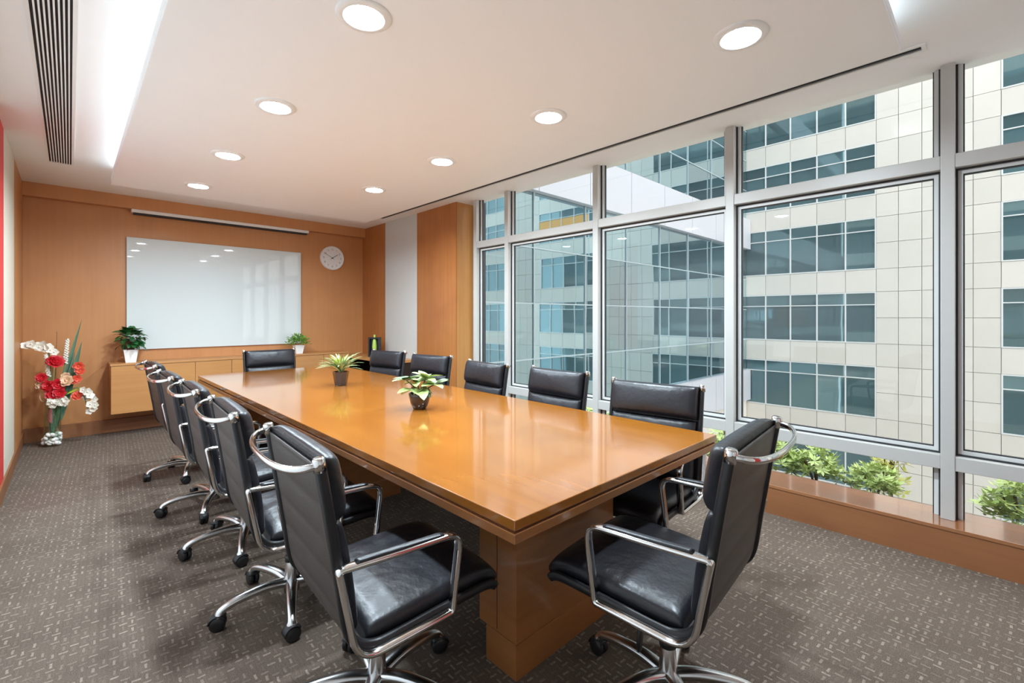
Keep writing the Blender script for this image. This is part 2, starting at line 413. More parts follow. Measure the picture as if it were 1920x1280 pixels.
# right: panelled pier + window plinth
YC = 4.571
wp = struct(box('wall_right', RW + 0.015, W + 0.25, YC + 0.015, B + 0.15, 0, P, MT['panelw']), 'panelled pier with a pale glass strip beside the windows', 'wall')
box('wood_panel', RW, RW + 0.015, 6.345, B, 0, P, MT['panelw'], wp)
box('glass_panel', RW + 0.003, RW + 0.015, 5.46, 6.34, 0, P, MT['greyglass'], wp)
box('wood_panel', RW, RW + 0.015, YC, 5.455, 0, P, MT['panelw'], wp)
box('return_panel', RW + 0.015, W + 0.2, YC, YC + 0.015, 0, P, wood('pier_veneer_lit', lin(186, 128, 70), lin(206, 150, 88), (30, 30, 0.9), 0.35), wp)  # lighter copy of the pier veneer: window light on this face put into the colour
struct(box('trim_2', S, W + 0.16, REAR, YC, 0, SZ - 0.02, MT['basew']), 'low wood plinth under the windows', 'trim')
struct(box('trim_3', S - 0.004, W + 0.2, REAR, YC, SZ - 0.02, SZ, MT['sillw'], None, 0.002), 'polished wood window sill', 'trim')

# windows --------------------------------------------------------------------------------------------------
MUL = [4.34, 3.785, 2.568, 1.353, 0.173, -1.04]
UT0, UT1, LR0, LR1 = 2.160, 2.238, 0.474, 0.553
FD = 0.105
GX = W + 0.075
for i in range(len(MUL)):
    y1 = MUL[i] - 0.03; y0 = (MUL[i + 1] + 0.03) if i + 1 < len(MUL) else REAR
    w = empty('window_%d' % (i + 1), (W + 0.05, (y0 + y1) / 2, SZ))
    struct(w, ['narrow full-height window bay against the wood pier', 'second window bay from the wood pier', 'third window bay from the wood pier',
               'fourth window bay from the wood pier', 'fifth window bay from the wood pier', 'sixth window bay at the entrance end'][i], 'window')
    yt = MUL[i] + 0.03 if i else YC
    box('mullion', W, W + FD, y1, y1 + 0.06, SZ, P, MT['alu'], w, 0.004)
    if i == 0: box('end_filler', W + 0.165, W + 0.20, y1 + 0.06, YC, SZ, P, MT['gasket'], w)
    box('transom', W + 0.004, W + FD, y0, y1, UT0, UT1, MT['alu'], w, 0.004)
    box('lower_rail', W + 0.004, W + FD, y0, y1, LR0, LR1, MT['alu'], w, 0.004)
    for (z0, z1) in ((UT1, P), (LR1, UT0), (SZ, LR0)):
        def strips(a, t, x0_, x1_):
            if z0 == LR1: return MB().ring(x0_, x1_, y0 + a, y1 - a, z0 + a, z1 - a, t, 'x')
            return MB().box(x0_, x1_, y0 + a, y0 + a + t, z0, z1).box(x0_, x1_, y1 - a - t, y1 - a, z0, z1)
        strips(0.0, 0.010, GX - 0.028, GX + 0.02).build('gasket', MT['gasket'], w)
        strips(0.010, 0.020, GX - 0.018, GX + 0.015).build('glazing_bead', MT['bead'], w)
        strips(0.030, 0.006, GX - 0.008, GX + 0.012).build('gasket', MT['gasket'], w)
        # a pane with one optical surface
        yy0, yy1, zz0, zz1 = y0 + 0.03, y1 - 0.03, z0 + (0.03 if z0 == LR1 else 0.0), z1 - (0.03 if z0 == LR1 else 0.0)
        me = mesh('pane', [(0, yy0 - (y0 + y1) / 2, zz0 - SZ), (0, yy1 - (y0 + y1) / 2, zz0 - SZ), (0, yy1 - (y0 + y1) / 2, zz1 - SZ), (0, yy0 - (y0 + y1) / 2, zz1 - SZ)], [(0, 1, 2, 3)], MT['glass'])
        ob('pane', me, w, (GX - W - 0.05, 0, 0))

# ================================================================== CEILING FITTINGS
ringm = MB(); v, f = lathe([(0.074, 0.0), (0.077, -0.010), (0.084, -0.013), (0.106, -0.009), (0.113, -0.003), (0.113, 0.0)], 40, False); ringm.add(v, f)
ring_me = mesh('trim_ring', ringm.v, ringm.f, MT['white'], True)
v, f = lathe([(0.001, -0.003), (0.05, -0.0028), (0.070, -0.002), (0.0745, 0.0)], 36, False); lens_me = mesh('lens', v, f, MT['lamp'], True)
rows = [('panel row over the wall-side chairs', 0.880, 1.804), ('panel row nearer the windows', 2.152, 0.776)]
ordn = ['fourth', 'third', 'second', 'first']
for nm, x, e in rows:
    for k in range(4):
        d = empty('recessed_downlight', (x, e + 1.139 * k, PP))
        tag(d, 'round white recessed downlight, %s from the whiteboard in the %s' % (ordn[k], nm), 'ceiling light', 'recessed downlights')
        ob('trim_ring', ring_me, d); ob('lens', lens_me, d, (0, 0, 0.0))
tag(box('cove_light', XL + 0.16, XL + 0.185, YN + 0.2, YB - 0.1, PP + 0.035, PP + 0.05, MT['cove']), 'long light strip hidden in the ceiling cove above the wall-side chairs', 'light strip')
tag(box('cove_light', XL + 0.3, XR - 0.1, YN + 0.16, YN + 0.185, PP + 0.035, PP + 0.05, MT['cove']), 'light strip hidden in the cove along the short panel edge over the entrance end', 'light strip')

gr = empty('air_grille', (-0.06, 4.2, P))
tag(gr, 'long linear air conditioning grille in the ceiling beside the red wall', 'air grille')
MB().ring(-0.150, 0.026, 1.2, 5.93, P - 0.008, P, 0.016, 'z').build('frame', MT['white'], gr)
box('backing', -0.134, 0.010, 1.216, 5.914, P - 0.0015, P, MT['fabdark'], gr)
for i in range(8):
    x = -0.122 + i * 0.0165
    box('slat', x, x + 0.0068, 1.216, 5.914, P - 0.012, P - 0.0015, MT['white'], gr)

sl = empty('slot_diffuser', (3.24, 3.1, P))
tag(sl, 'narrow linear slot diffuser in the ceiling along the window side', 'air grille')
MB().ring(3.180, 3.270, 0.24, 6.08, P - 0.008, P, 0.018, 'z').build('frame', MT['white'], sl)
box('slot', 3.198, 3.252, 0.258, 6.06, P - 0.0015, P, plain('slot_grey', lin(96, 97, 98), 0.7), sl)
box('blade', 3.222, 3.226, 0.258, 6.06, P - 0.006, P - 0.0015, MT['gasket'], sl)

# ================================================================== BACK WALL THINGS
wbd = empty('whiteboard', (1.468, B, 0.942)); tag(wbd, 'large frameless glass whiteboard on the wood back wall', 'whiteboard')
box('glass_sheet', 0.481, 2.456, B - 0.030, B - 0.018, 0.942, 2.272, MT['board'], wbd, 0.002)
box('backing', 0.60, 2.33, B - 0.018, B, 1.05, 2.16, MT['boardedge'], wbd)

ps = empty('projection_screen', (1.535, B, 2.55)); tag(ps, 'rolled-up projection screen case under the wood fascia', 'projector screen')
box('case', 0.52, 2.55, B - 0.09, B, 2.562, 2.60, MT['white'], ps, 0.004)
box('weight_bar', 0.54, 2.53, B - 0.075, B - 0.02, 2.540, 2.562, MT['blackp'], ps, 0.004)

ck = empty('wall_clock', (2.925, B, 2.236)); tag(ck, 'round white wall clock on the wood wall', 'clock')
CR = 0.183
def onwall(v): return [(x, z, y) for x, y, z in v]     # lathe axis z -> world -y
v, f = lathe([(0.001, 0), (CR, 0), (CR, -0.03), (CR - 0.008, -0.036), (CR - 0.014, -0.030), (CR - 0.016, -0.024), (0.001, -0.024)], 48, False)
ob('case', mesh('case', onwall(v), f, MT['white'], False), ck)
for hnum in range(1, 13):
    cu = bpy.data.curves.new('numeral', 'FONT'); cu.body = str(hnum); cu.size = 0.042; cu.align_x = 'CENTER'; cu.align_y = 'CENTER'
    t_ = bpy.data.objects.new('tmp', cu); col.objects.link(t_)
    bpy.context.view_layer.update()
    me = bpy.data.meshes.new_from_object(t_.evaluated_get(bpy.context.evaluated_depsgraph_get())); bpy.data.objects.remove(t_)
    me.materials.clear(); me.materials.append(MT['clockgrey'])
    a = math.radians(30 * hnum); o = ob('numeral', me, ck, (0.132 * math.sin(a), -0.0255, 0.132 * math.cos(a)), (PI / 2, 0, 0))
def hand(name, ang, ln, w, z):
    a = math.radians(ang); m_ = MB().box(-w / 2, w / 2, -0.002, 0, -0.03, ln)
    o = m_.build(name, MT['blackp'], ck, local=True); o.location = (0, z, 0); o.rotation_euler = (0, a, 0)
hand('hour_hand', 56, 0.098, 0.007, -0.027); hand('minute_hand', -60, 0.140, 0.004, -0.029)
v, f = lathe([(0.001, -0.033), (0.009, -0.033), (0.009, -0.026)], 16, False); ob('centre_cap', mesh('centre_cap', onwall(v), f, MT['blackp']), ck)

# floating credenza
CY, CX0, CX1, CZ0, CZ1 = 6.66, 0.322, 3.02, 0.262, 0.812
cab = empty('credenza', (1.67, B, CZ0)); tag(cab, 'long floating wood credenza under the whiteboard', 'cabinet')
box('body', CX0, CX1, CY + 0.02, B, CZ0, CZ1 - 0.022, MT['cabw'], cab)
box('top', CX0 - 0.006, CX1 + 0.0, CY - 0.006, B, CZ1 - 0.022, CZ1, MT['cabw'], cab, 0.002)
nd = 7; dw = (CX1 - CX0) / nd
for i in range(nd):
    box('door', CX0 + i * dw + 0.002, CX0 + (i + 1) * dw - 0.002, CY, CY + 0.019, CZ0, CZ1 - 0.026, MT['cabw'], cab, 0.0015)
# side shelf by the pier
sh = empty('side_shelf', (3.23, 6.2, 0)); tag(sh, 'low open wood shelf unit along the panelled pier', 'shelf')
box('top', 3.03, RW, 5.46, CY + 0.4, 0.712, 0.745, MT['cabw'], sh, 0.002)
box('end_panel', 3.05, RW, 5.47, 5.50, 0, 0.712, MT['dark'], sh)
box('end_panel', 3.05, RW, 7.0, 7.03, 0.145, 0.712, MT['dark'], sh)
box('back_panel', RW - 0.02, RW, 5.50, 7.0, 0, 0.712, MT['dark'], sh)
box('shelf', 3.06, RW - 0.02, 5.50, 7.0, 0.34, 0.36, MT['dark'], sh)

# ================================================================== TABLE
tb = empty('conference_table', ((TX0 + TX1) / 2, (TY0 + TY1) / 2, 0))
tag(tb, 'long glossy orange-brown wooden conference table on slab legs', 'table')
box('tabletop', TX0, TX1, TY0, TY1, 0.719, 0.75, MT['tablew'], tb, 0.003)
box('edge_groove', TX0 + 0.009, TX1 - 0.009, TY0 + 0.009, TY1 - 0.009, 0.711, 0.719, MT['groove'], tb)
box('lower_slab', TX0 - 0.001, TX1 + 0.001, TY0 - 0.001, TY1 + 0.001, 0.681, 0.711, MT['tablee'], tb, 0.003)
for (y0, y1, s_) in ((1.205, 1.415, 1), (3.10, 3.31, 1), (4.74, 4.95, -1)):
    pd = box('pedestal', 1.178, 1.80, y0, y1, 0.13, 0.681, MT['tablee'], tb, 0.002)
    yy = (y0, y1 - 0.045) if s_ > 0 else (y0 + 0.045, y1)
    box('plinth', 1.174, 1.804, yy[0] - 0.003, yy[1], 0, 0.13, MT['tablee'], pd, 0.002)
    box('seam', 1.1765, 1.18, y0 + 0.104, y0 + 0.107, 0.14, 0.678, MT['groove'], pd)
box('stretcher', 1.43, 1.55, 1.415, 3.10, 0.36, 0.62, MT['tablee'], tb)
box('stretcher', 1.43, 1.55, 3.31, 4.74, 0.36, 0.62, MT['tablee'], tb)

# ================================================================== OFFICE CHAIR (local: front = +y)
RX = 0.262
PROF = catmull([(0, .318, .388), (0, .30, .408), (0, .25, .416), (0, .1, .408), (0, -.07, .398), (0, -.135, .402), (0, -.182, .428), (0, -.206, .48),
                (0, -.224, .60), (0, -.243, .72), (0, -.262, .84), (0, -.280, .948)], 8)
_acc = [0.0]
for i in range(1, len(PROF)): _acc.append(_acc[-1] + (PROF[i] - PROF[i - 1]).length)
def at(s):
    s = max(0, min(_acc[-1], s)); i = 1
    while i < len(_acc) - 1 and _acc[i] < s: i += 1
    t = (s - _acc[i - 1]) / max(1e-9, _acc[i] - _acc[i - 1]); p = PROF[i - 1].lerp(PROF[i], t)
    a, b2 = PROF[max(0, i - 2)], PROF[min(len(PROF) - 1, i + 1)]; T = (b2 - a).normalized()
    return p, Vector((0, T.z, -T.y))
def s_of(cond):
    for i, p in enumerate(PROF):
        if cond(p): return _acc[i]
def pad_mesh(name, s0, s1, wid, thick, mat, ns=22, nu=16, puff=0.18, base=0.004):
    v, f = [], []
    def sup(t, p): return max(0.0, 1 - abs(t) ** p) ** (1 / p)
    for i in range(ns + 1):
        t = -math.cos(PI * i / ns); p, n = at(s0 + (s1 - s0) * (t + 1) / 2)
        for j in range(nu + 1):
            u = -math.cos(PI * j / nu)
            h_ = thick * sup(t, 5) * sup(u, 6) * (1 - puff + puff * (1 - u * u) * (1 - t * t))
            v.append(Vector((u * wid / 2, 0, 0)) + p + n * (base + h_))
    m = len(v)
    for i in range(ns + 1):
        t = -math.cos(PI * i / ns); p, n = at(s0 + (s1 - s0) * (t + 1) / 2)
        for j in range(nu + 1): v.append(Vector((-math.cos(PI * j / nu) * wid / 2, 0, 0)) + p + n * base)
    w = nu + 1
    for i in range(ns):
        for j in range(nu):
            a = i * w + j; f.append((a, a + 1, a + w + 1, a + w)); a += m; f.append((a, a + w, a + w + 1, a + 1))
    for j in range(nu): f.append((j, m + j, m + j + 1, j + 1)); a = ns * w + j; f.append((a, a + 1, m + a + 1, m + a))
    for i in range(ns): a = i * w; f.append((a, a + w, m + a + w, m + a)); a += nu; f.append((a, m + a, m + a + w, a + w))
    return mesh(name, v, f, mat, True)
def sling_mesh():
    v, f = [], []; n = 110; tot = _acc[-1]; sb = s_of(lambda p: p.z > .5 and p.y < -.1)
    us = [-1, -.9, -.5, 0, .5, .9, 1]
    for side in (0, 1):
        for i in range(n + 1):
            s = tot * i / n * 0.985; p, nn = at(s)
            rib = 0.0
            if s > sb - .1: rib = 0.0055 * abs(math.sin(PI * (s - sb) / 0.105)) ** 0.5
            for u in us:
                off = 0.003 if side == 0 else -0.004 - rib * (1 - u ** 6)
                v.append(Vector((u * (RX - 0.004), 0, 0)) + p + nn * off)
    k = len(us); m = (n + 1) * k
    for i in range(n):
        for j in range(k - 1):
            a = i * k + j; f.append((a, a + 1, a + k + 1, a + k)); a += m; f.append((a, a + k, a + k + 1, a + 1))
    for j in range(k - 1): f.append((j, m + j, m + j + 1, j + 1)); a = n * k + j; f.append((a, a + 1, m + a + 1, m + a))
    return mesh('sling', v, f, MT['sling'], True)

s_back = s_of(lambda p: p.z > .455 and p.y < -.1); s_mid = s_of(lambda p: p.z > .752 and p.y < -.1)
s_seat0 = 0.012; s_seat1 = s_of(lambda p: p.y < -.150)
ME = {}
ME['seat_pad'] = pad_mesh('seat_pad', s_seat0, s_seat1, 0.505, 0.068, MT['leather'], 26, 16, 0.12)
ME['lower_back_pad'] = pad_mesh('lower_back_pad', s_back - .02, s_mid, 0.495, 0.058, MT['leather'])
ME['upper_back_pad'] = pad_mesh('upper_back_pad', s_mid + .006, _acc[-1] + 0.0, 0.505, 0.078, MT['leather'])
ME['sling'] = sling_mesh()
v, f = sweep(PROF[4:], oval(0.024, 0.030, 10, 3.0), side=(1, 0, 0)); ME['side_rail'] = mesh('side_rail', v, f, MT['blackm'], True)
loop = fillet([(0, -.05, .648), (0, .150, .643), (0, .120, .402), (0, -.188, .388), (0, -.238, .656), (0, -.05, .648)], [.055, .012, .075, .012], 7)[:-1]
v, f = sweep(loop, oval(0.033, 0.019, 10, 2.8), side=(1, 0, 0), closed=True); ME['arm_frame'] = mesh('arm_frame', v, f, MT['chrome'], True)
v, f = sweep([Vector((0, -.19, .6630)), Vector((0, -.18, .6655)), Vector((0, -.05, .6600)), Vector((0, .07, .6555)), Vector((0, .085, .6525))], oval(0.024, 0.010, 10, 3), side=(1, 0, 0)); ME['arm_pad'] = mesh('arm_pad', v, f, MT['leather'], True)
bow = []
for i in range(25):
    a = PI * i / 24; c, s_ = math.cos(a), math.sin(a)
    bow.append(Vector((RX * math.copysign(abs(c) ** .8, c), -.280 - .085 * s_ ** .75, .940 - .016 * s_)))
v, f = sweep(bow, oval(0.013, 0.020, 10, 2.4)); ME['top_bow'] = mesh('top_bow', v, f, MT['chrome'], True)
v, f = lathe([(.010, -.022), (.0165, -.022), (.0165, .012), (.013, .016), (.006, .016)], 18); ME['rail_cap'] = mesh('rail_cap', v, f, MT['chrome'], True)
ME['mechanism'] = None
m_ = MB(); m_.box(-.085, .085, -.12, .11, .335, .385); m_.box(-.05, .05, -.09, .06, .315, .335); me = mesh('mechanism', m_.v, m_.f, MT['blackp']); ME['mechanism'] = me
v, f = sweep(fillet([(-RX - .012, 0, 0), (-.15, 0, -.008), (.15, 0, -.008), (RX + .012, 0, 0)], .05), oval(0.03, 0.014, 8, 3)); ME['spreader'] = mesh('spreader', v, f, MT['castalu'], True)
v, f = lathe([(.014, .185), (.014, .365)], 18); ME['gas_piston'] = mesh('gas_piston', v, f, MT['chrome'], True)
v, f = lathe([(.033, .050), (.036, .08), (.030, .115), (.026, .19), (.024, .194)], 22); ME['column_sleeve'] = mesh('column_sleeve', v, f, MT['castalu'], True)
v, f = lathe([(.016, .190), (.029, .190), (.029, .212), (.022, .218), (.016, .218)], 22); ME['collar'] = mesh('collar', v, f, MT['blackp'], True)
armp = catmull([(0.015, 0, .094), (.09, 0, .106), (.17, 0, .104), (.24, 0, .094), (.285, 0, .076), (.300, 0, .056)], 4)
sc = [(1.25 - 0.45 * min(1, i / (len(armp) * .7)) + (0.22 if i > len(armp) * .85 else 0), 1.1 - .25 * i / len(armp)) for i in range(len(armp))]
v, f = sweep(armp, oval(0.044, 0.034, 12, 2.5), scale=sc); ME['base_arm'] = mesh('base_arm', v, f, MT['castalu'], True)
m_ = MB()
for sx in (-1, 1):
    vv, ff = lathe([(.006, -.010), (.024, -.010), (.031, -.006), (.031, .006), (.026, .010), (.012, .0125), (.002, .0125)], 20)
    if sx < 0: vv = [(x, y, -z) for x, y, z in vv]; ff = [tuple(reversed(q)) for q in ff]
    m_.add([(x, sx * .0125 + z, y + .031) for x, y, z in vv], ff)
hood = []
for i in range(11):
    a = PI * (0.05 + 0.75 * i / 10); hood.append(Vector((.034 * math.cos(a), 0, .031 + .034 * math.sin(a))))
vv, ff = sweep(hood, oval(0.048, 0.008, 8, 4), side=(0, 1, 0)); m_.add(vv, ff)
vv, ff = lathe([(.006, .058), (.006, .072)], 10); m_.add(vv, ff)
ME['caster'] = mesh('caster', m_.v, m_.f, MT['blackp'], True)
v, f = sweep([Vector((-.085, .02, .350)), Vector((-.13, .02, .345)), Vector((-.165, .02, .325)), Vector((-.175, .02, .27)), Vector((-.176, .02, .235))], oval(.034, .014, 10, 2.6), up=(0, 1, 0), scale=[(.4, .8), (.4, .8), (.7, .9), (1, 1), (.75, .8)]); ME['tilt_lever'] = mesh('tilt_lever', v, f, MT['blackp'], True)

def make_chair():
    c = empty('office_chair', (0, 0, 0))
    ob('sling', ME['sling'], c); ob('seat_pad', ME['seat_pad'], c); ob('lower_back_pad', ME['lower_back_pad'], c); ob('upper_back_pad', ME['upper_back_pad'], c)
    for sx in (-1, 1):
        r = ob('side_rail', ME['side_rail'], c, (sx * RX, 0, 0))
        ob('rail_cap', ME['rail_cap'], r, (0, -.281, .945), (0.17, 0, 0))
        a = ob('arm_frame', ME['arm_frame'], c, (sx * (RX + .022), 0, 0)); ob('arm_pad', ME['arm_pad'], a)
    b2 = ob('top_bow', ME['top_bow'], c)
    ob('mechanism', ME['mechanism'], c)
    for y in (.09, -.10): ob('spreader', ME['spreader'], c, (0, y, .392))
    ob('gas_piston', ME['gas_piston'], c); sl_ = ob('column_sleeve', ME['column_sleeve'], c); ob('collar', ME['collar'], sl_)
    ob('tilt_lever', ME['tilt_lever'], c)
    for k in range(5):
        a = ob('base_arm', ME['base_arm'], c, (0, 0, 0), (0, 0, 2 * PI * k / 5)); ob('caster', ME['caster'], a, (.298, 0, 0), (0, 0, .6 + k * 1.3))
    return c
proto = make_chair()
FX = 0.255   # rail top behind hub
LBL = 'black padded leather office chair with chrome arms, '
chairs = []   # hub x, hub y, facing degrees (0 = +y, clockwise -> +x = 90), base yaw (world deg), label, group
ordw = ['fifth', 'fourth', 'third', 'second', 'first']
for i, (x, y, fc, by) in enumerate([(.768, 1.475, 93, 10), (.752, 2.28, 93, 180), (.752, 3.06, 92, 180), (.735, 3.80, 90, 176), (.750, 4.74, 89, 182)]):
    chairs.append((x, y, fc, by, LBL + 'on the red-wall side, %s from the whiteboard' % ordw[i], 'chairs along the wall side of the table'))
for i, (x, y, fc, by) in enumerate([(2.172, 1.318, -97, 40), (2.272, 2.18, -88, 20), (2.245, 2.945, -86, 0), (2.335, 3.83, -99, 12), (2.30, 4.62, -101, 30)]):
    chairs.append((x, y, fc, by, LBL + 'on the window side, %s from the whiteboard' % ordw[i], 'chairs along the window side of the table'))
chairs.append((1.655, 5.47, 180, 20, LBL + 'at the table end under the whiteboard', None))
chairs.append((1.502, 0.782, -4.8, 88, LBL + 'at the table end facing the whiteboard', None))
for i, (x, y, fc, by, lb, gp) in enumerate(chairs):
    o = proto if i == 0 else copy_tree(proto)
    rz = -math.radians(fc)
    o.location = (x, y, 0); o.rotation_euler = (0, 0, rz); tag(o, lb, 'office chair', gp)
    k = 0
    for ch in o.children:
        if ch.name.startswith('base_arm'):
            ch.rotation_euler = (0, 0, math.radians(by + 72 * k) - rz); k += 1
            for cs in ch.children: cs.rotation_euler = (0, 0, random.uniform(-1.4, 1.4))
    if i == 11:                         # this one is wound up a little higher
        for ch in o.children:
            if not ch.name.startswith(('base_arm', 'column_sleeve', 'gas_piston')): ch.location.z += 0.022
    if i == 11: ob('brand_tab', mesh('brand_tab', [(0, 0, 0), (.012, 0, 0), (.012, .02, 0), (0, .02, 0)], [(0, 1, 2, 3)], MT['petalred']), o, (-.25, -.03, .435), (0, -0.6, 0))

# ================================================================== PLANTS INDOORS
def place_leaf(me, parent, loc, az, el, roll=0, s=1.0, name='leaf'):
    o = ob(name, me, parent, loc, (0, 0, 0), (s, s, s))
    o.rotation_euler = Euler((roll, -el, az), 'XYZ'); return o

# strap-leaf plant in dark tapered pot (table)
pz = 0.75
p1 = empty('potted_plant', (1.66, 3.83, pz)); tag(p1, 'spiky variegated strap-leaf plant in a dark tapered pot on the table', 'potted plant', None)
v, f = lathe([(.045, 0), (.048, .004), (.066, .112), (.068, .118), (.061, .118), (.058, .100), (.001, .100)], 8, False); ob('pot', mesh('pot', v, f, MT['blackpot']), p1, rot=(0, 0, .4))
v, f = lathe([(.001, .104), (.058, .100)], 16, False); ob('soil', mesh('soil', v, f, MT['soil']), p1)
lm = [leaf_mesh('strap_leaf', ln, .015, dr_, MT['leafspider'], 0.2, .6, 7) for ln, dr_ in ((.21, .75), (.18, .5), (.225, .85))]
ly = [leaf_mesh('strap_leaf', .15, .014, .3, MT['leafyellow'], 0.3, .7, 6)]
for i in range(110):
    place_leaf(random.choice(lm), p1, (random.uniform(-.015, .015), random.uniform(-.015, .015), .105 + random.uniform(0, .03)), random.uniform(0, 2 * PI), random.uniform(.68, 1.35), random.uniform(-.3, .3), random.uniform(.85, 1.08))
for i in range(22):
    place_leaf(ly[0], p1, (random.uniform(-.02, .02), random.uniform(-.02, .02), .11 + random.uniform(0, .03)), random.uniform(0, 2 * PI), random.uniform(.9, 1.45), 0, random.uniform(.8, 1.05))

# broad-leaf plant in bowl pot (table)
p2 = empty('potted_plant', (1.597, 2.508, pz)); tag(p2, 'broad pale-leaved plant in a round dark bowl pot on the table', 'potted plant')
v, f = lathe([(.034, 0), (.040, .003), (.056, .035), (.066, .075), (.069, .100), (.063, .102), (.060, .085), (.001, .085)], 28, False); ob('pot', mesh('pot', v, f, MT['brownpot'], True), p2)
v, f = lathe([(.001, .092), (.061, .086)], 16, False); ob('soil', mesh('soil', v, f, MT['soil']), p2)
lb_ = [leaf_mesh('broad_leaf', .125, .072, .35, MT['leaflight'], 0.12, .75, 8), leaf_mesh('broad_leaf', .11, .066, .5, MT['leaflight'], 0.10, .75, 8)]
lg_ = leaf_mesh('broad_leaf', .10, .062, .5, MT['leafmid'], 0.1, .75, 8)
camdir = Vector((math.sin(YAW), math.cos(YAW), 0)); rt = Vector((math.cos(YAW), -math.sin(YAW), 0))
tips = [(-.080, .180, 8, .3), (.040, .190, 8, .4), (.090, .150, 7, .3), (-.015, .165, 6, .5), (.025, .13, 6, .1), (-.05, .13, 4, .1)]
for (lx, hz, nl, upk) in tips:
    c = rt * lx + camdir * random.uniform(-.03, .02) + Vector((0, 0, hz))
    vv, ff = sweep(catmull([(0, 0, .085), (c.x * .35, c.y * .35, .085 + (hz - .085) * .5), tuple(c)], 4), oval(.007, .007, 6)); ob('stem', mesh('stem', vv, ff, MT['stem'], True), p2)
    for k in range(nl):
        az = 2 * PI * k / nl + random.uniform(-.2, .2)
        place_leaf(random.choice(lb_) if random.random() < .85 else lg_, p2, c, az, random.uniform(.1, .75) if upk > .15 else random.uniform(-.5, .1), random.uniform(-.3, .3), random.uniform(.75, 1.05))
for k in range(7):
    place_leaf(lg_, p2, (random.uniform(-.02, .02), random.uniform(-.02, .02), .10 + .05 * random.random()), random.uniform(0, 2 * PI), random.uniform(-.2, .5), 0, .8)

# dark green plant, white pot on credenza
def white_pot(parent, w0, w1, hgt):
    m_ = MB(); t = .006
    def sq(w, z): return [(-w / 2, -w / 2, z), (w / 2, -w / 2, z), (w / 2, w / 2, z), (-w / 2, w / 2, z)]
    lv = [sq(w0, 0), sq(w1, hgt), sq(w1 - 2 * t, hgt), sq(w1 - 2 * t - .006, hgt - .02)]
    vs = [p for l_ in lv for p in l_]; fs = [(3, 2, 1, 0)]
    for j in range(3):
        for i in range(4): a = j * 4 + i; b2 = j * 4 + (i + 1) % 4; fs.append((a, b2, b2 + 4, a + 4))
    fs.append((12, 13, 14, 15)); m_.add(vs, fs)
    return m_.build('pot', MT['ceramic'], parent, local=True)
p3 = empty('potted_plant', (0.50, 6.82, CZ1)); tag(p3, 'bushy dark green plant in a white square pot on the credenza', 'potted plant')
white_pot(p3, .092, .130, .145)
ob('soil', box_mesh(.108, .108, .01, MT['soil']), p3, (0, 0, .125))
ld = [leaf_mesh('leaf', .13, .085, .45, MT['leafdark'], 0.12, .8, 6), leaf_mesh('leaf', .11, .075, .7, MT['leafdark'], 0.1, .8, 6)]
for i in range(90):
    th = random.uniform(0, 2 * PI); ph = random.uniform(-.5, 1.5); r = random.uniform(.06, .12)
    c = Vector((r * math.cos(th) * math.cos(ph), r * math.sin(th) * math.cos(ph), .238 + 1.15 * r * math.sin(ph)))
    place_leaf(random.choice(ld), p3, c, th + random.uniform(-.6, .6), ph * .7 + random.uniform(-.5, .3), random.uniform(-.4, .4), random.uniform(.6, .85))
v, f = lathe([(.03, .13), (.05, .2), (.03, .25)], 10); ob('stems', mesh('stems', v, f, MT['stem'], True), p3)
# fern, white pot
p4 = empty('potted_plant', (2.335, 6.80, CZ1)); tag(p4, 'small bright green fern in a white square pot on the credenza', 'potted plant')
white_pot(p4, .085, .122, .115)
ob('soil', box_mesh(.10, .10, .01, MT['soil']), p4, (0, 0, .1))
m_ = MB()
for i in range(420):
    th = random.uniform(0, 2 * PI); ph = random.uniform(-.1, 1.5); r = random.uniform(.05, .15); ln = random.uniform(.03, .06); w = .008
    c = Vector((r * math.cos(th) * math.cos(ph), r * math.sin(th) * math.cos(ph), .13 + r * .95 * math.sin(ph)))
    d = Vector((math.cos(th), math.sin(th), random.uniform(-.3, 1.2))).normalized(); s_ = d.cross(Vector((random.uniform(-1, 1), random.uniform(-1, 1), 1))).normalized()
    m_.add([c, c + d * ln * .5 + s_ * w, c + d * ln, c + d * ln * .5 - s_ * w], [(0, 1, 2, 3)])
o = m_.build('foliage', MT['leaffern'], p4, True, local=True); o['kind'] = 'stuff'

# black vase with lime front on the side shelf
bv = empty('vase', (3.225, 6.27, .745)); tag(bv, 'black rectangular vase with a lime green insert on the side shelf', 'vase')
rz = -YAW
MB().ring(-.085, .085, -.04, .04, 0, .285, .022, 'y').build('frame', MT['blackp'], bv, local=True).rotation_euler = (0, 0, rz)
o = ob('back_plate', box_mesh(.13, .02, .25, MT['blackp']), bv, (.0, .0, .142)); o.location = (camdir.x * .025, camdir.y * .025, .142); o.rotation_euler = (0, 0, rz)
v, f = lathe([(.018, .0), (.030, .05), (.034, .14), (.026, .22), (.012, .27), (.014, .31), (.008, .312)], 18); o = ob('lime_bottle', mesh('lime_bottle', v, f, MT['limegreen'], True), bv, (-camdir.x * .01, -camdir.y * .01, .012))

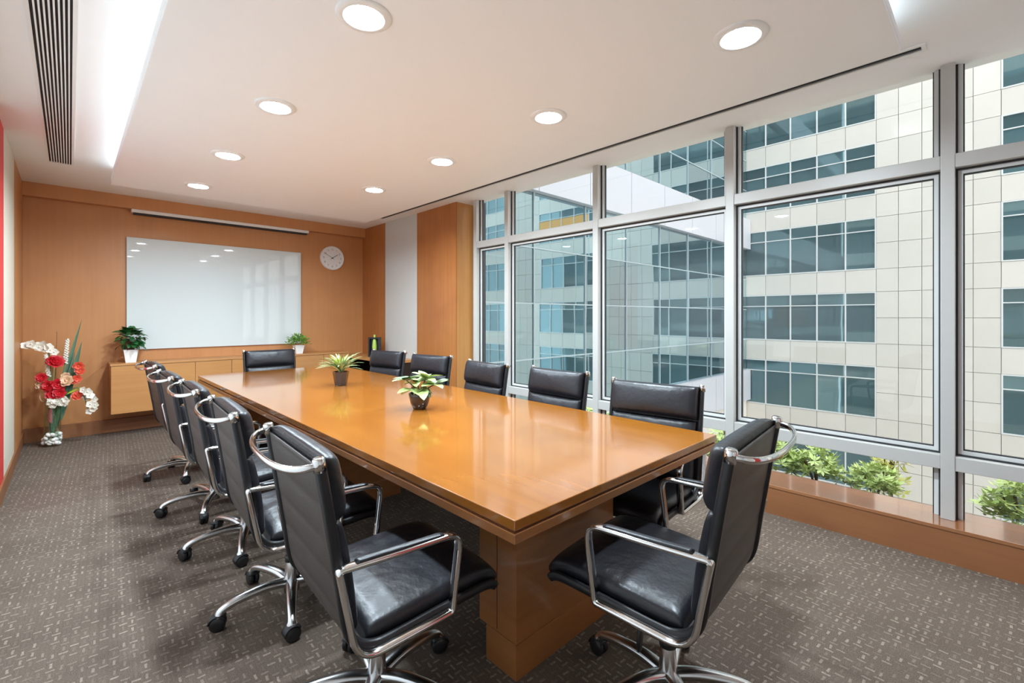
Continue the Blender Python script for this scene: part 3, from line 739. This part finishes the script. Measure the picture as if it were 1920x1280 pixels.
# ================================================================== FLOWER ARRANGEMENT (floor vase in the corner)
fv = empty('flower_arrangement', (-0.130, 6.72, 0)); tag(fv, 'tall glass vase of red and white artificial flowers on the carpet in the corner', 'flower vase')
v, f = lathe([(.001, .004), (.062, .004), (.066, .012), (.066, .50), (.062, .50), (.061, .02), (.001, .016)], 28, False); ob('glass_vase', mesh('glass_vase', v, f, MT['vaseglass'], True), fv)
pbm = [mesh('pebble', *ellipsoid(.026, .022, .016, 9, 5), MT['stonew'], True), mesh('pebble', *ellipsoid(.022, .026, .018, 9, 5), MT['stonew'], True)]
for i in range(46):
    a = random.uniform(0, 2 * PI); r = .062 * math.sqrt(random.uniform(.25, 1)) * 1.05; ob('pebble', random.choice(pbm), fv, (r * math.cos(a), r * math.sin(a), .022 + .105 * random.random()), (random.random(), random.random(), random.random() * 3))
# image-plane directions at the corner: u = right as seen from the room, v = up
u = Vector((math.cos(YAW), -math.sin(YAW), 0)) * 0.72 + Vector((0.35, 0.1, 0)); u.z = 0; u = Vector((0.97, -0.22, 0)).normalized(); dpt = Vector((0.22, 0.97, 0))
K_ = 1.0
def fp(px, py, dd=0.0):
    """metres right / up from the vase foot, read off the photograph at its distance"""
    return u * (px - 95) * 0.00555 * (0.95 if px > 95 else 0.62) + dpt * dd + Vector((0, 0, (835 - py) * 0.00552))
def stem(a, b2, mid=None, r=.005, mat='greenstem', name='stem'):
    pts = [a] + ([mid] if mid is not None else []) + [b2]
    pts = [tuple(p) for p in pts]
    v_, f_ = sweep(catmull(pts, 6) if len(pts) > 2 else [Vector(p) for p in pts], oval(r * 2, r * 2, 6), up=(0.3, 1, 0.1)); return ob(name, mesh(name, v_, f_, MT[mat], True), fv)
base = Vector((0, 0, .05))
def blossom_mesh(name, r, n, mat, layers=2):
    m_ = MB()
    for l_ in range(layers):
        for k in range(n):
            az = 2 * PI * k / n + l_ * .4; el = .25 + .55 * l_; rr = r * (1 - .25 * l_)
            vv = []; ff = []
            for i in range(4):
                t = i / 3; w = rr * .55 * math.sin(PI * (.12 + .8 * t)); x = rr * t * math.cos(el * (1 - .4 * t)); z = rr * t * math.sin(el)
                for s_ in (-1, 0, 1): vv.append(Vector((x * math.cos(az) - s_ * w * math.sin(az), x * math.sin(az) + s_ * w * math.cos(az), z + abs(s_) * w * .25)))
            for i in range(3): ff += [(i * 3, i * 3 + 1, i * 3 + 4, i * 3 + 3), (i * 3 + 1, i * 3 + 2, i * 3 + 5, i * 3 + 4)]
            m_.add(vv, ff)
    vv, ff = ellipsoid(r * .2, r * .2, r * .2, 8, 4); m_.add([Vector(p) + Vector((0, 0, r * .2)) for p in vv], ff)
    return mesh(name, m_.v, m_.f, mat, True)
FB = {'red': blossom_mesh('red_flower', .062, 7, MT['petalred'], 3), 'white': blossom_mesh('white_orchid', .045, 5, MT['petalwhite'], 1), 'coral': blossom_mesh('coral_flower', .05, 6, MT['petalorange'], 2),
      'peach': blossom_mesh('peach_flower', .06, 7, MT['petalpeach'], 2), 'hyd': blossom_mesh('white_floret', .03, 5, MT['petalwhite'], 2)}
def bloom(kind, px, py, dd=0.0, s=1.0, name=None):
    o = ob({'red': 'red_flower', 'white': 'white_orchid', 'coral': 'coral_flower', 'peach': 'peach_flower', 'hyd': 'white_floret'}[kind], FB[kind], fv, fp(px, py, dd), (0, 0, 0), (s, s, s))
    face = (-dpt + u * random.uniform(-.5, .5) + Vector((0, 0, random.uniform(-.1, .6)))).normalized()
    o.rotation_euler = face.to_track_quat('Z', 'Y').to_euler(); return o
# orchid sprays
arc1 = [(107, 690), (92, 655), (78, 648), (60, 645), (40, 647)]
stem(base, fp(36, 650), fp(88, 660, -.02), .004)
for (x, y) in ((40, 647), (47, 646), (54, 644), (62, 648), (70, 650), (76, 646), (82, 652), (88, 650), (94, 656), (99, 660)): bloom('white', x, y, random.uniform(-.05, .02), random.uniform(.8, 1.05))
stem(base + Vector((0, 0, .35)), fp(150, 780), fp(133, 728, -.03), .004)
for (x, y) in ((143, 733), (149, 737), (152, 745), (147, 750), (158, 753), (154, 761), (160, 765), (156, 772), (150, 776), (144, 745)): bloom('white', x, y, random.uniform(-.06, .0), random.uniform(.75, 1.0))
# white spikes
def spike(a, b2, r, mat, name):
    m_ = MB(); a, b2 = Vector(a), Vector(b2); d = b2 - a; n = 46
    for i in range(n):
        t = i / n; th = i * 2.4; c = a + d * t + Vector((math.cos(th), math.sin(th), 0)) * r * (1 - .35 * t)
        vv, ff = ellipsoid(.011, .011, .010, 6, 4); m_.add([Vector(p) + c for p in vv], ff)
    o = m_.build(name, MT[mat], fv, True, local=True); return o
spike(fp(89, 704, -.04), fp(83, 662, -.04), .012, 'petalwhite', 'white_spike'); spike(fp(113, 682, .0), fp(116, 636, .02), .014, 'petalwhite', 'white_spike')
spike(fp(92, 790, -.03), fp(93, 765, -.03), .010, 'pinkspike', 'pink_spike')
stem(base, fp(113, 682), None, .005); stem(base, fp(89, 704, -.04), None, .005)
# red blooms
for (x, y, s_) in ((102, 678, 1.15), (97, 676, .8), (75, 706, .8), (90, 722, .95), (106, 721, 1.1), (98, 738, 1.05), (108, 736, .9)):
    bloom('red', x, y, -.05 + random.uniform(-.02, .02), s_); stem(base, fp(x, y, -.03), fp(95, 755), .003)
for (x, y, s_) in ((134, 688, 1.0), (136, 697, .9), (131, 712, .9), (127, 716, .8), (131, 745, .95), (135, 741, .7)):
    bloom('coral', x, y, -.02, s_); stem(base, fp(x, y, 0), fp(105, 740), .003)
bloom('peach', 118, 715, -.05, 1.05); bloom('peach', 74, 720, -.02, .9); bloom('peach', 114, 706, 0, .7)
for i in range(26): bloom('hyd', 108 + random.uniform(-13, 13), 754 + random.uniform(-7, 7), -.07 + random.uniform(-.02, .02), random.uniform(.8, 1.1))
# ribbon loop, blades
lp = [fp(78 + 9 * math.cos(a * PI / 6), 742 + 9 * math.sin(a * PI / 6), -.02) for a in range(12)]
v, f = sweep(lp, oval(.014, .003, 6), up=(0, 1, 0), closed=True); ob('ribbon', mesh('ribbon', v, f, MT['petalpeach'], True), fv)
def blade(px0, py0, px1, py1, w, dd=0.0, mat='blade', bend=0.0):
    a, b2 = fp(px0, py0, dd), fp(px1, py1, dd); m_ = MB(); vv = []; ff = []; d = (b2 - a); sd = u
    for i in range(9):
        t = i / 8; ww = w * math.sin(PI * (.2 + .79 * t)) ; c = a + d * t + u * bend * math.sin(PI * t)
        vv += [c - sd * ww, c + dpt * .006, c + sd * ww]
    for i in range(8): k = i * 3; ff += [(k, k + 1, k + 4, k + 3), (k + 1, k + 2, k + 5, k + 4)]
    ob('blade_leaf', mesh('blade_leaf', vv, ff, MT[mat], True), fv)
blade(100, 800, 137, 598, .022, .03, bend=-.02); blade(103, 790, 136, 642, .032, .05); blade(98, 805, 128, 660, .022, .0); blade(96, 812, 100, 722, .014, -.03, 'greenstem'); blade(92, 812, 90, 735, .014, .02)
blade(97, 815, 112, 738, .016, -.04, 'greenstem'); blade(96, 815, 106, 760, .018, -.03, 'greenstem'); blade(90, 812, 84, 740, .012, .03, 'greenstem'); stem(fp(98, 720, .03), fp(100, 622, .03), None, .002, 'stem', 'twig')
blade(110, 742, 138, 728, .02, -.02, 'leafyellow')

# ================================================================== OUTSIDE
struct(box('ground', 3.8, 60, -60, 60, -9.1, -8.8, MT['street']), 'pale paved street far below the windows', 'ground')
# our own building's outer face above, below and beside the room (seen only as reflections)
hb = struct(empty('wall_outer', (3.9, 0, -8.8)), 'outer face of this office building', 'wall')
for k in range(-3, 8):
    z0 = -1.1 + 3.82 * k
    if k in (0,):
        box('stone_band', 3.66, 3.70, -26, 10.3, z0 + 0.3, 0.10, MT['stone'], hb)
    elif k == 1: box('stone_band', 3.66, 3.70, -26, 10.3, 2.80, z0 + 1.15, MT['stone'], hb)
    else: box('stone_band', 3.66, 3.70, -26, 10.3, z0, z0 + 1.15, MT['stone'], hb)
    if k == 0:
        box('glass_band', 3.66, 3.68, 4.60, 10.3, 0.10, 2.80, MT['fglass'], hb); box('glass_band', 3.66, 3.68, -26, REAR - .2, 0.10, 2.80, MT['fglass'], hb)
    else: box('glass_band', 3.66, 3.68, -26, 10.3, z0 + 1.15, z0 + 3.82 if k != -1 else z0 + 4.2, MT['fglass'], hb)

# opposite building --------------------------------------------------------------
F = 29.8
ofb = empty('office_building', (F, 0, -8.8)); tag(ofb, 'beige stone office block with bands of teal windows across the street', 'building')
box('structure_wall', F + 0.12, F + 8, -40, 24, -8.8, 31, MT['joint'], ofb)
groups = [(4.12, 5), (-0.27 - 6.5, 5), (-0.27 - 6.5 - 4.39 - 6.5, 5)]
piers = [(-0.27, 4.12), (-0.27 - 6.5 - 4.39, -0.27 - 6.5)]
far = MB()
def stone(y0, y1, z0, z1, solid):
    g = 0.010
    if solid: box('stone_panel', F, F + 0.13, y0 + g, y1 - g, z0 + g, z1 - g, MT['stone'], ofb)
    else: far.box(F, F + 0.13, y0 + g, y1 - g, z0 + g, z1 - g)
for k in range(-2, 7):
    zb = -0.05 + 3.82 * k; zt = zb + 2.66; nxt = zb + 3.82
    near = k <= 3
    for gi, (gy, nb) in enumerate(groups):
        wn = empty('window_band', (F, gy + 3.25, zb)); wn.parent = ofb; wn.location = Vector((F, gy + 3.25, zb)) - Vector(ofb.location)
        fr = MB(); fr.ring(F - 0.02, F + 0.1, gy, gy + 6.5, zb, zt, 0.06, 'x')
        for j in range(1, nb): fr.box(F - 0.02, F + 0.1, gy + j * 1.3 - .03, gy + j * 1.3 + .03, zb + .06, zt - .06)
        ztr = zb + 2.0; fr.box(F - 0.015, F + 0.1, gy + .06, gy + 6.44, ztr - .025, ztr + .025)
        o = fr.build('frame', MT['fframe'], ofb); o.parent = wn; o.location = o.location + Vector(ofb.location) - (Vector(ofb.location) + Vector(wn.location))
        for j in range(nb):
            for (a, b2) in ((zb, ztr), (ztr, zt)):
                me = box_mesh(0.02, 1.28, round(b2 - a - .04, 3), MT['fglass'])
                o = ob('pane', me, wn, (0.06, gy + 1.3 * j + .65 - (gy + 3.25), (a + b2) / 2 - zb), (0, random.uniform(-.006, .006), random.uniform(-.006, .006)))
            stone(gy + 1.3 * j, gy + 1.3 * (j + 1), zt, nxt, near and gi < 2)
        if gi == 1 and k == 2:
            o = ob('reflection_strip', box_mesh(0.02, 5.1, 0.75, MT['orange']), wn, (0.02, -0.62, 1.55))  # added out of view, only to give an orange reflection in the wing
    for pi_, (a, b2) in enumerate(piers):
        n = 5; w = (b2 - a) / n
        for j in range(n):
            for (c, d) in ((zb, zb + 1.33), (zb + 1.33, zt), (zt, nxt)): stone(a + w * j, a + w * (j + 1), c, d, near and pi_ == 0)
for (a, b2) in ((-40, -17.66), ):
    for k in range(-2, 7): far.box(F, F + .13, a, b2 - .02, -0.05 + 3.82 * k + .02, -0.05 + 3.82 * (k + 1))
o = far.build('stone_panel', MT['stone'], ofb); o['kind'] = 'stuff'

# glazed connector wing -----------------------------------------------------------
CYW = 10.36
cw = empty('glass_wing', (17, CYW, -8.8)); tag(cw, 'mirror-glazed wing with white fascia bands joining the two buildings', 'building')
box('wing_body', 3.96, F - 0.02, CYW + 0.15, CYW + 9, -8.8, 24, MT['joint'], cw)
xs = [5.45 + 2.75 * i for i in range(9)] + [F - .03]; xs = [3.96] + xs
bands = [(-3.67, -1.87), (5.4, 7.18), (14.4, 16.2)]
for i in range(len(xs) - 1):
    x0, x1 = xs[i], xs[i + 1]
    for (a, b2) in bands: box('fascia_panel', x0 + .012, x1 - .012, CYW - .22, CYW + .15, a, b2, MT['cpanel'], cw)
    for (a, b2, n) in ((-1.87, 5.4, 4), (7.18, 14.4, 4), (16.2, 24, 4)):
        hh = (b2 - a) / n
        for j in range(n):
            o = ob('glass_pane', box_mesh(round(x1 - x0 - .03, 4), .03, round(hh - .03, 4), MT['cglass']), cw, ((x0 + x1) / 2 - 17, .06, a + hh * (j + .5) + 8.8), (random.uniform(-.004, .004), 0, random.uniform(-.005, .005)))
    box('base_panel', x0 + .01, x1 - .01, CYW + .02, CYW + .15, -8.8, -3.67, MT['stone'], cw)
    mu = MB().box(x0 - .02, x0 + .02, CYW + .0, CYW + .1, -1.87, 5.4).box(x0 - .02, x0 + .02, CYW, CYW + .1, 7.18, 14.4); mu.build('mullion', MT['cmull'], cw)
for z in (-1.87 + 7.27 / 4 * 1, -1.87 + 7.27 / 2, -1.87 + 7.27 * .75, 7.18 + 1.8, 7.18 + 3.6, 7.18 + 5.4): box('transom', 3.96, F - .03, CYW + .01, CYW + .09, z - .02, z + .02, MT['cmull'], cw)

# planter + shrubs just outside ----------------------------------------------------
pl = empty('planter_trough', (4.4, 1.2, -0.6)); tag(pl, 'long concrete planter ledge outside the windows', 'planter')
box('trough', 3.96, 4.75, -1.8, 4.6, -0.6, -0.16, MT['planter'], pl)
box('soil', 4.0, 4.71, -1.76, 4.56, -0.16, -0.13, MT['soil'], pl)
def shrub_mesh(seed, n, R, H, mat):
    rnd = random.Random(seed); m_ = MB()
    for i in range(n):      # whorls of leaves on shoots
        th = rnd.uniform(0, 2 * PI); r = R * math.sqrt(rnd.random()); c = Vector((r * math.cos(th), r * math.sin(th), H * (.45 + .55 * rnd.random()) * (1 - .35 * (r / R) ** 2)))
        nl = 9; ax = Vector((rnd.uniform(-.5, .5), rnd.uniform(-.5, .5), 1)).normalized(); q = ax.to_track_quat('Z', 'X')
        for k in range(nl):
            a = 2 * PI * k / nl + rnd.uniform(-.2, .2); el = rnd.uniform(-.15, .9); ln = rnd.uniform(.05, .085); w = ln * .18
            d = q @ Vector((math.cos(a) * math.cos(el), math.sin(a) * math.cos(el), math.sin(el))); s_ = d.cross(ax).normalized()
            m_.add([c, c + d * ln * .55 + s_ * w, c + d * ln, c + d * ln * .55 - s_ * w], [(0, 1, 2, 3)])
    return mesh('foliage', m_.v, m_.f, mat, False)
def shrub_stems(seed, R, H):
    rnd = random.Random(seed); m_ = MB()
    for i in range(6):
        a = rnd.uniform(0, 6.28); r = R * rnd.uniform(.2, .7)
        v_, f_ = sweep([Vector((0, 0, 0)), Vector((r * .4 * math.cos(a), r * .4 * math.sin(a), H * .4)), Vector((r * math.cos(a), r * math.sin(a), H * .75))], oval(.012, .012, 5), up=(1, 0, .1)); m_.add(v_, f_)
    return mesh('stems', m_.v, m_.f, MT['stem'])
SH = [(shrub_mesh(s_, 95, .185, .42, MT['shrub']), shrub_stems(s_, .185, .42)) for s_ in (1, 2, 3)]
spots = [(4.32, -0.92), (4.36, -0.52), (4.38, -0.12), (4.42, .62), (4.36, .98), (4.40, 1.36), (4.36, 1.74), (4.4, 2.2), (4.36, 2.7), (4.4, 3.2), (4.4, 3.7)]
for i, (x, y) in enumerate(spots):
    s_ = empty('planter_shrub', (x, y, -0.127), random.uniform(0, 6)); k = [.95, 1.0, 1.0, .86, 1.0, 1.12, 1.0, 1, 1, 1, 1][i]
    s_.scale = (k, k, k)
    nth = ['third', 'second', 'first', 'first', 'second', 'third', 'fourth', 'fifth', 'sixth', 'seventh', 'eighth'][i]
    tag(s_, 'leafy yellow-green shrub outside the windows, %s from the hedge gap on the %s side' % (nth, 'entrance' if i < 3 else 'whiteboard'), 'shrub', 'shrubs in the planter outside the windows')
    o = ob('foliage', SH[i % 3][0], s_); o['kind'] = 'stuff'; ob('stems', SH[i % 3][1], s_)
ys = empty('yellow_shrub', (5.6, .66, -0.6)); tag(ys, 'thin yellowish shrub beyond the planter', 'shrub')
o = ob('foliage', shrub_mesh(9, 40, .16, .75, MT['shruby']), ys); o['kind'] = 'stuff'; ob('stems', shrub_stems(9, .12, .75), ys)
